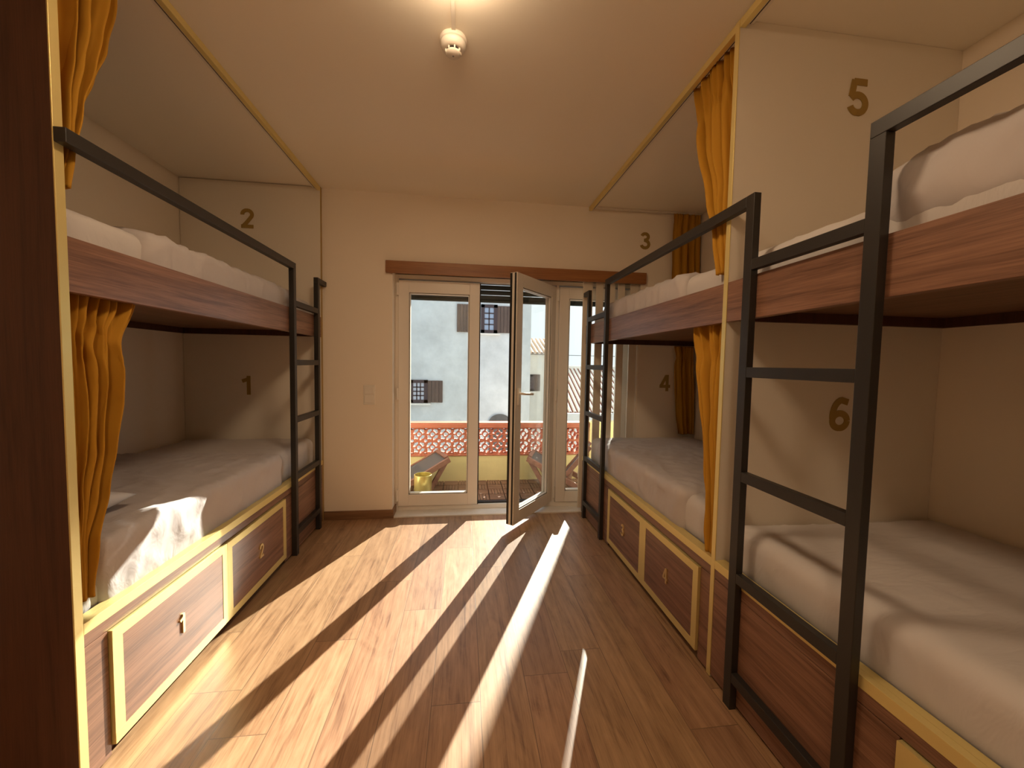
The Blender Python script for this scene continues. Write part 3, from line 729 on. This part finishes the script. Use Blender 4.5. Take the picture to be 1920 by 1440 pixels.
# second house with tiled roof
def tiled_roof(q,x0,x1,yr,zr,ye,ze,pitch,r,cap=None,seg=6):
    """slope falls from the ridge (yr,zr) to the eave (ye,ze); barrel tiles run down it"""
    L=math.hypot(yr-ye,zr-ze); d=Vector((0,(ye-yr)/L,(ze-zr)/L)); n=Vector((0,-d.z,d.y)); 
    if n.z<0: n=-n
    nb=int((x1-x0)/pitch); o=Vector((0,yr,zr))
    for i in range(nb):
        x=x0+(i+.5)*pitch
        R=[]
        for e in (0,L):
            R.append([q.bm.verts.new(o+d*e+Vector((x+r*math.cos(PI*t/seg),0,0))+n*(r*math.sin(PI*t/seg))) for t in range(seg+1)])
        for t in range(seg): q.bm.faces.new((R[0][t],R[0][t+1],R[1][t+1],R[1][t]))
    return o,d,n,L
HY2=17.0
h2=thing('cream_house',(0,0,0)); 
xa,_=at(985,660,HY2); xb,_=at(1029,660,HY2); ze=at(1010,664,HY2)[1]; zr=at(1008,637,HY2+2.2)[1]
h2.location=((xa+xb)/2,HY2+2,-4); h2['_w']=((xa+xb)/2,HY2+2,-4)
tag(h2,'cream rendered house with a tiled roof, behind the corner of the big white house','house')
M().box(xa,xb+.3,HY2,HY2+4.4,-4,ze).build('wall',m_cream,h2)
q=M(); q.prism([(HY2-.2,ze),(HY2+2.2,zr),(HY2+4.6,ze)],(xa-.2,0,0),ey,ez,ex,xb-xa+.7); q.build('roof',m_cap,h2)
q=M(); tiled_roof(q,xa-.2,xb+.5,HY2+2.2,zr+.02,HY2-.25,ze+.02,.20,.07); o=q.build('roof_tiles',plain('pale_roof_tile',(.62,.47,.36),.8,var=.25,vscale=6),h2)
hshut(1000,702,1012,733,HY2,h2)
hwin(990,702,1000,733,1,4,HY2,h2)
# red roofed house
h3=thing('red_roofed_house',(0,0,0)); 
yr,ye=22.0,18.0; xa=at(1030,690,yr)[0]; zr=at(1070,691,yr)[1]; ze=at(1075,774,ye)[1]
h3.location=(xa+6,20,-4); h3['_w']=(xa+6,20,-4)
tag(h3,'low house with a long red clay tile roof, seen through the right door leaf','house')
M().box(xa,xa+14,ye+.3,yr+4,-4,ze).build('wall',m_cream,h3)
q=M(); q.prism([(ye-.1,ze),(yr,zr),(yr+4,ze)],(xa-.2,0,0),ey,ez,ex,14.4); q.build('roof',m_roof,h3)
q=M(); tiled_roof(q,xa-.2,xa+14.2,yr,zr+.02,ye-.15,ze+.02,.235,.07); q.build('tile_rows',m_cap,h3)  # pale mortar colour here also holds the sunlit shine of the ridges
q=M(); q.tube([(xa-.2,yr,zr+.06),(xa+14.2,yr,zr+.06)],.1,10); q.build('ridge_tiles',m_cap,h3)
# house further off
h4=thing('far_house',(0,0,0)); y4=34.0; xa=at(1040,690,y4)[0]; xb=at(1077,690,y4)[0]; zr=at(1066,683,y4+3)[1]; ze=at(1066,700,y4)[1]
h4.location=((xa+xb)/2,y4+3,-4); h4['_w']=tuple(h4.location)
tag(h4,'small distant tiled roof just above the red roof, on the horizon','house')
M().box(xa,xb,y4,y4+6,-4,ze).build('wall',m_cream,h4)
q=M(); q.prism([(y4-.2,ze),(y4+3,zr),(y4+6.2,ze)],(xa-.2,0,0),ey,ez,ex,xb-xa+.4); q.build('roof',m_roof,h4)
q=M(); tiled_roof(q,xa-.2,xb+.2,y4+3,zr+.02,y4-.2,ze+.02,.40,.12); q.build('tile_rows',m_cap,h4)  # same pale rows, sunlit shine included in the colour
# neighbouring terrace wall under the red roof
tw=M(); xa=at(1040,790,9.0)[0]; xb=at(1200,790,9.0)[0]; tw.box(xa,xb,9.0,9.15,-4,at(1070,775.5,9.0)[1],.01)
sblk=thing('sun_blocker',(4.045,9.6,-4),'added slim cream chimney stack outside, hidden behind the slat screen','blocker')  # added unseen stack, placed to keep sun off part of the floor
M().box(3.95,4.165,9.45,9.75,-4,6.3,.01).build('stack',m_cream,sblk); M().box(3.915,4.20,9.41,9.79,6.3,6.4,.01).build('cap',m_terra,sblk)
tag(tw.build('terrace_wall',m_cap),'plain white terrace wall below the red tiled roof','wall')
# overhead wire
q=M(); a=at(980,664,16); b_=at(1300,672,16); q.tube([(a[0],16,a[1]),(b_[0],16,b_[1])],.012,6)
tag(q.build('overhead_wire',m_brownd),'thin overhead wire crossing the pale sky','wire')
st(M().box(-400,400,D+.31+1.2,900,-4.2,-4).build('street_ground',m_ground))
q=M(); q.grid(lambda u,v:Vector((-100+u*500,500+v*120,-4+max(0,math.sin(PI*v))*(5+3*noise.noise(Vector((u*9,0,0)))))),60,8)
st(q.build('hills',m_hill))
# ------------------------------------------------------------------ light
AZ=math.radians(24.6); EL=math.radians(29.0)
sdir=Vector((math.sin(AZ)*math.cos(EL),math.cos(AZ)*math.cos(EL),math.sin(EL)))
sl_=bpy.data.lights.new('sun','SUN'); sl_.energy=10.8; sl_.angle=math.radians(.4); sl_.color=(1,.93,.80)
so=bpy.data.objects.new('sun',sl_); COL.objects.link(so); so.rotation_euler=sdir.to_track_quat('Z','Y').to_euler(); so.location=(3,8,6)
W=bpy.data.worlds.new('world'); SC.world=W; W.use_nodes=True; nt=W.node_tree; N=nt.nodes; L=nt.links
bg=N['Background']; tc=N.new('ShaderNodeTexCoord'); dot=N.new('ShaderNodeVectorMath'); dot.operation='DOT_PRODUCT'
L.new(tc.outputs['Generated'],dot.inputs[0]); dot.inputs[1].default_value=tuple(sdir)
rp=N.new('ShaderNodeValToRGB'); rp.color_ramp.elements[0].position=.55; rp.color_ramp.elements[0].color=(.70,.84,.96,1); rp.color_ramp.elements[1].position=1.0; rp.color_ramp.elements[1].color=(1,1,1,1)
e_=rp.color_ramp.elements.new(.85); e_.color=(.86,.97,1.0,1)
L.new(dot.outputs['Value'],rp.inputs['Fac']); L.new(rp.outputs['Color'],bg.inputs['Color']); bg.inputs['Strength'].default_value=.77
# ------------------------------------------------------------------ view
SC.view_settings.view_transform='Standard'; SC.view_settings.look='None'; SC.view_settings.gamma=1; SC.view_settings.use_curve_mapping=False
SC.view_settings.exposure=0.64
SC.cycles.use_denoising=True; SC.cycles.max_bounces=10; SC.cycles.diffuse_bounces=6; SC.cycles.transparent_max_bounces=16
SC.cycles.caustics_reflective=False; SC.cycles.sample_clamp_indirect=6
for o in bpy.data.objects:
    if '_w' in o: del o['_w']
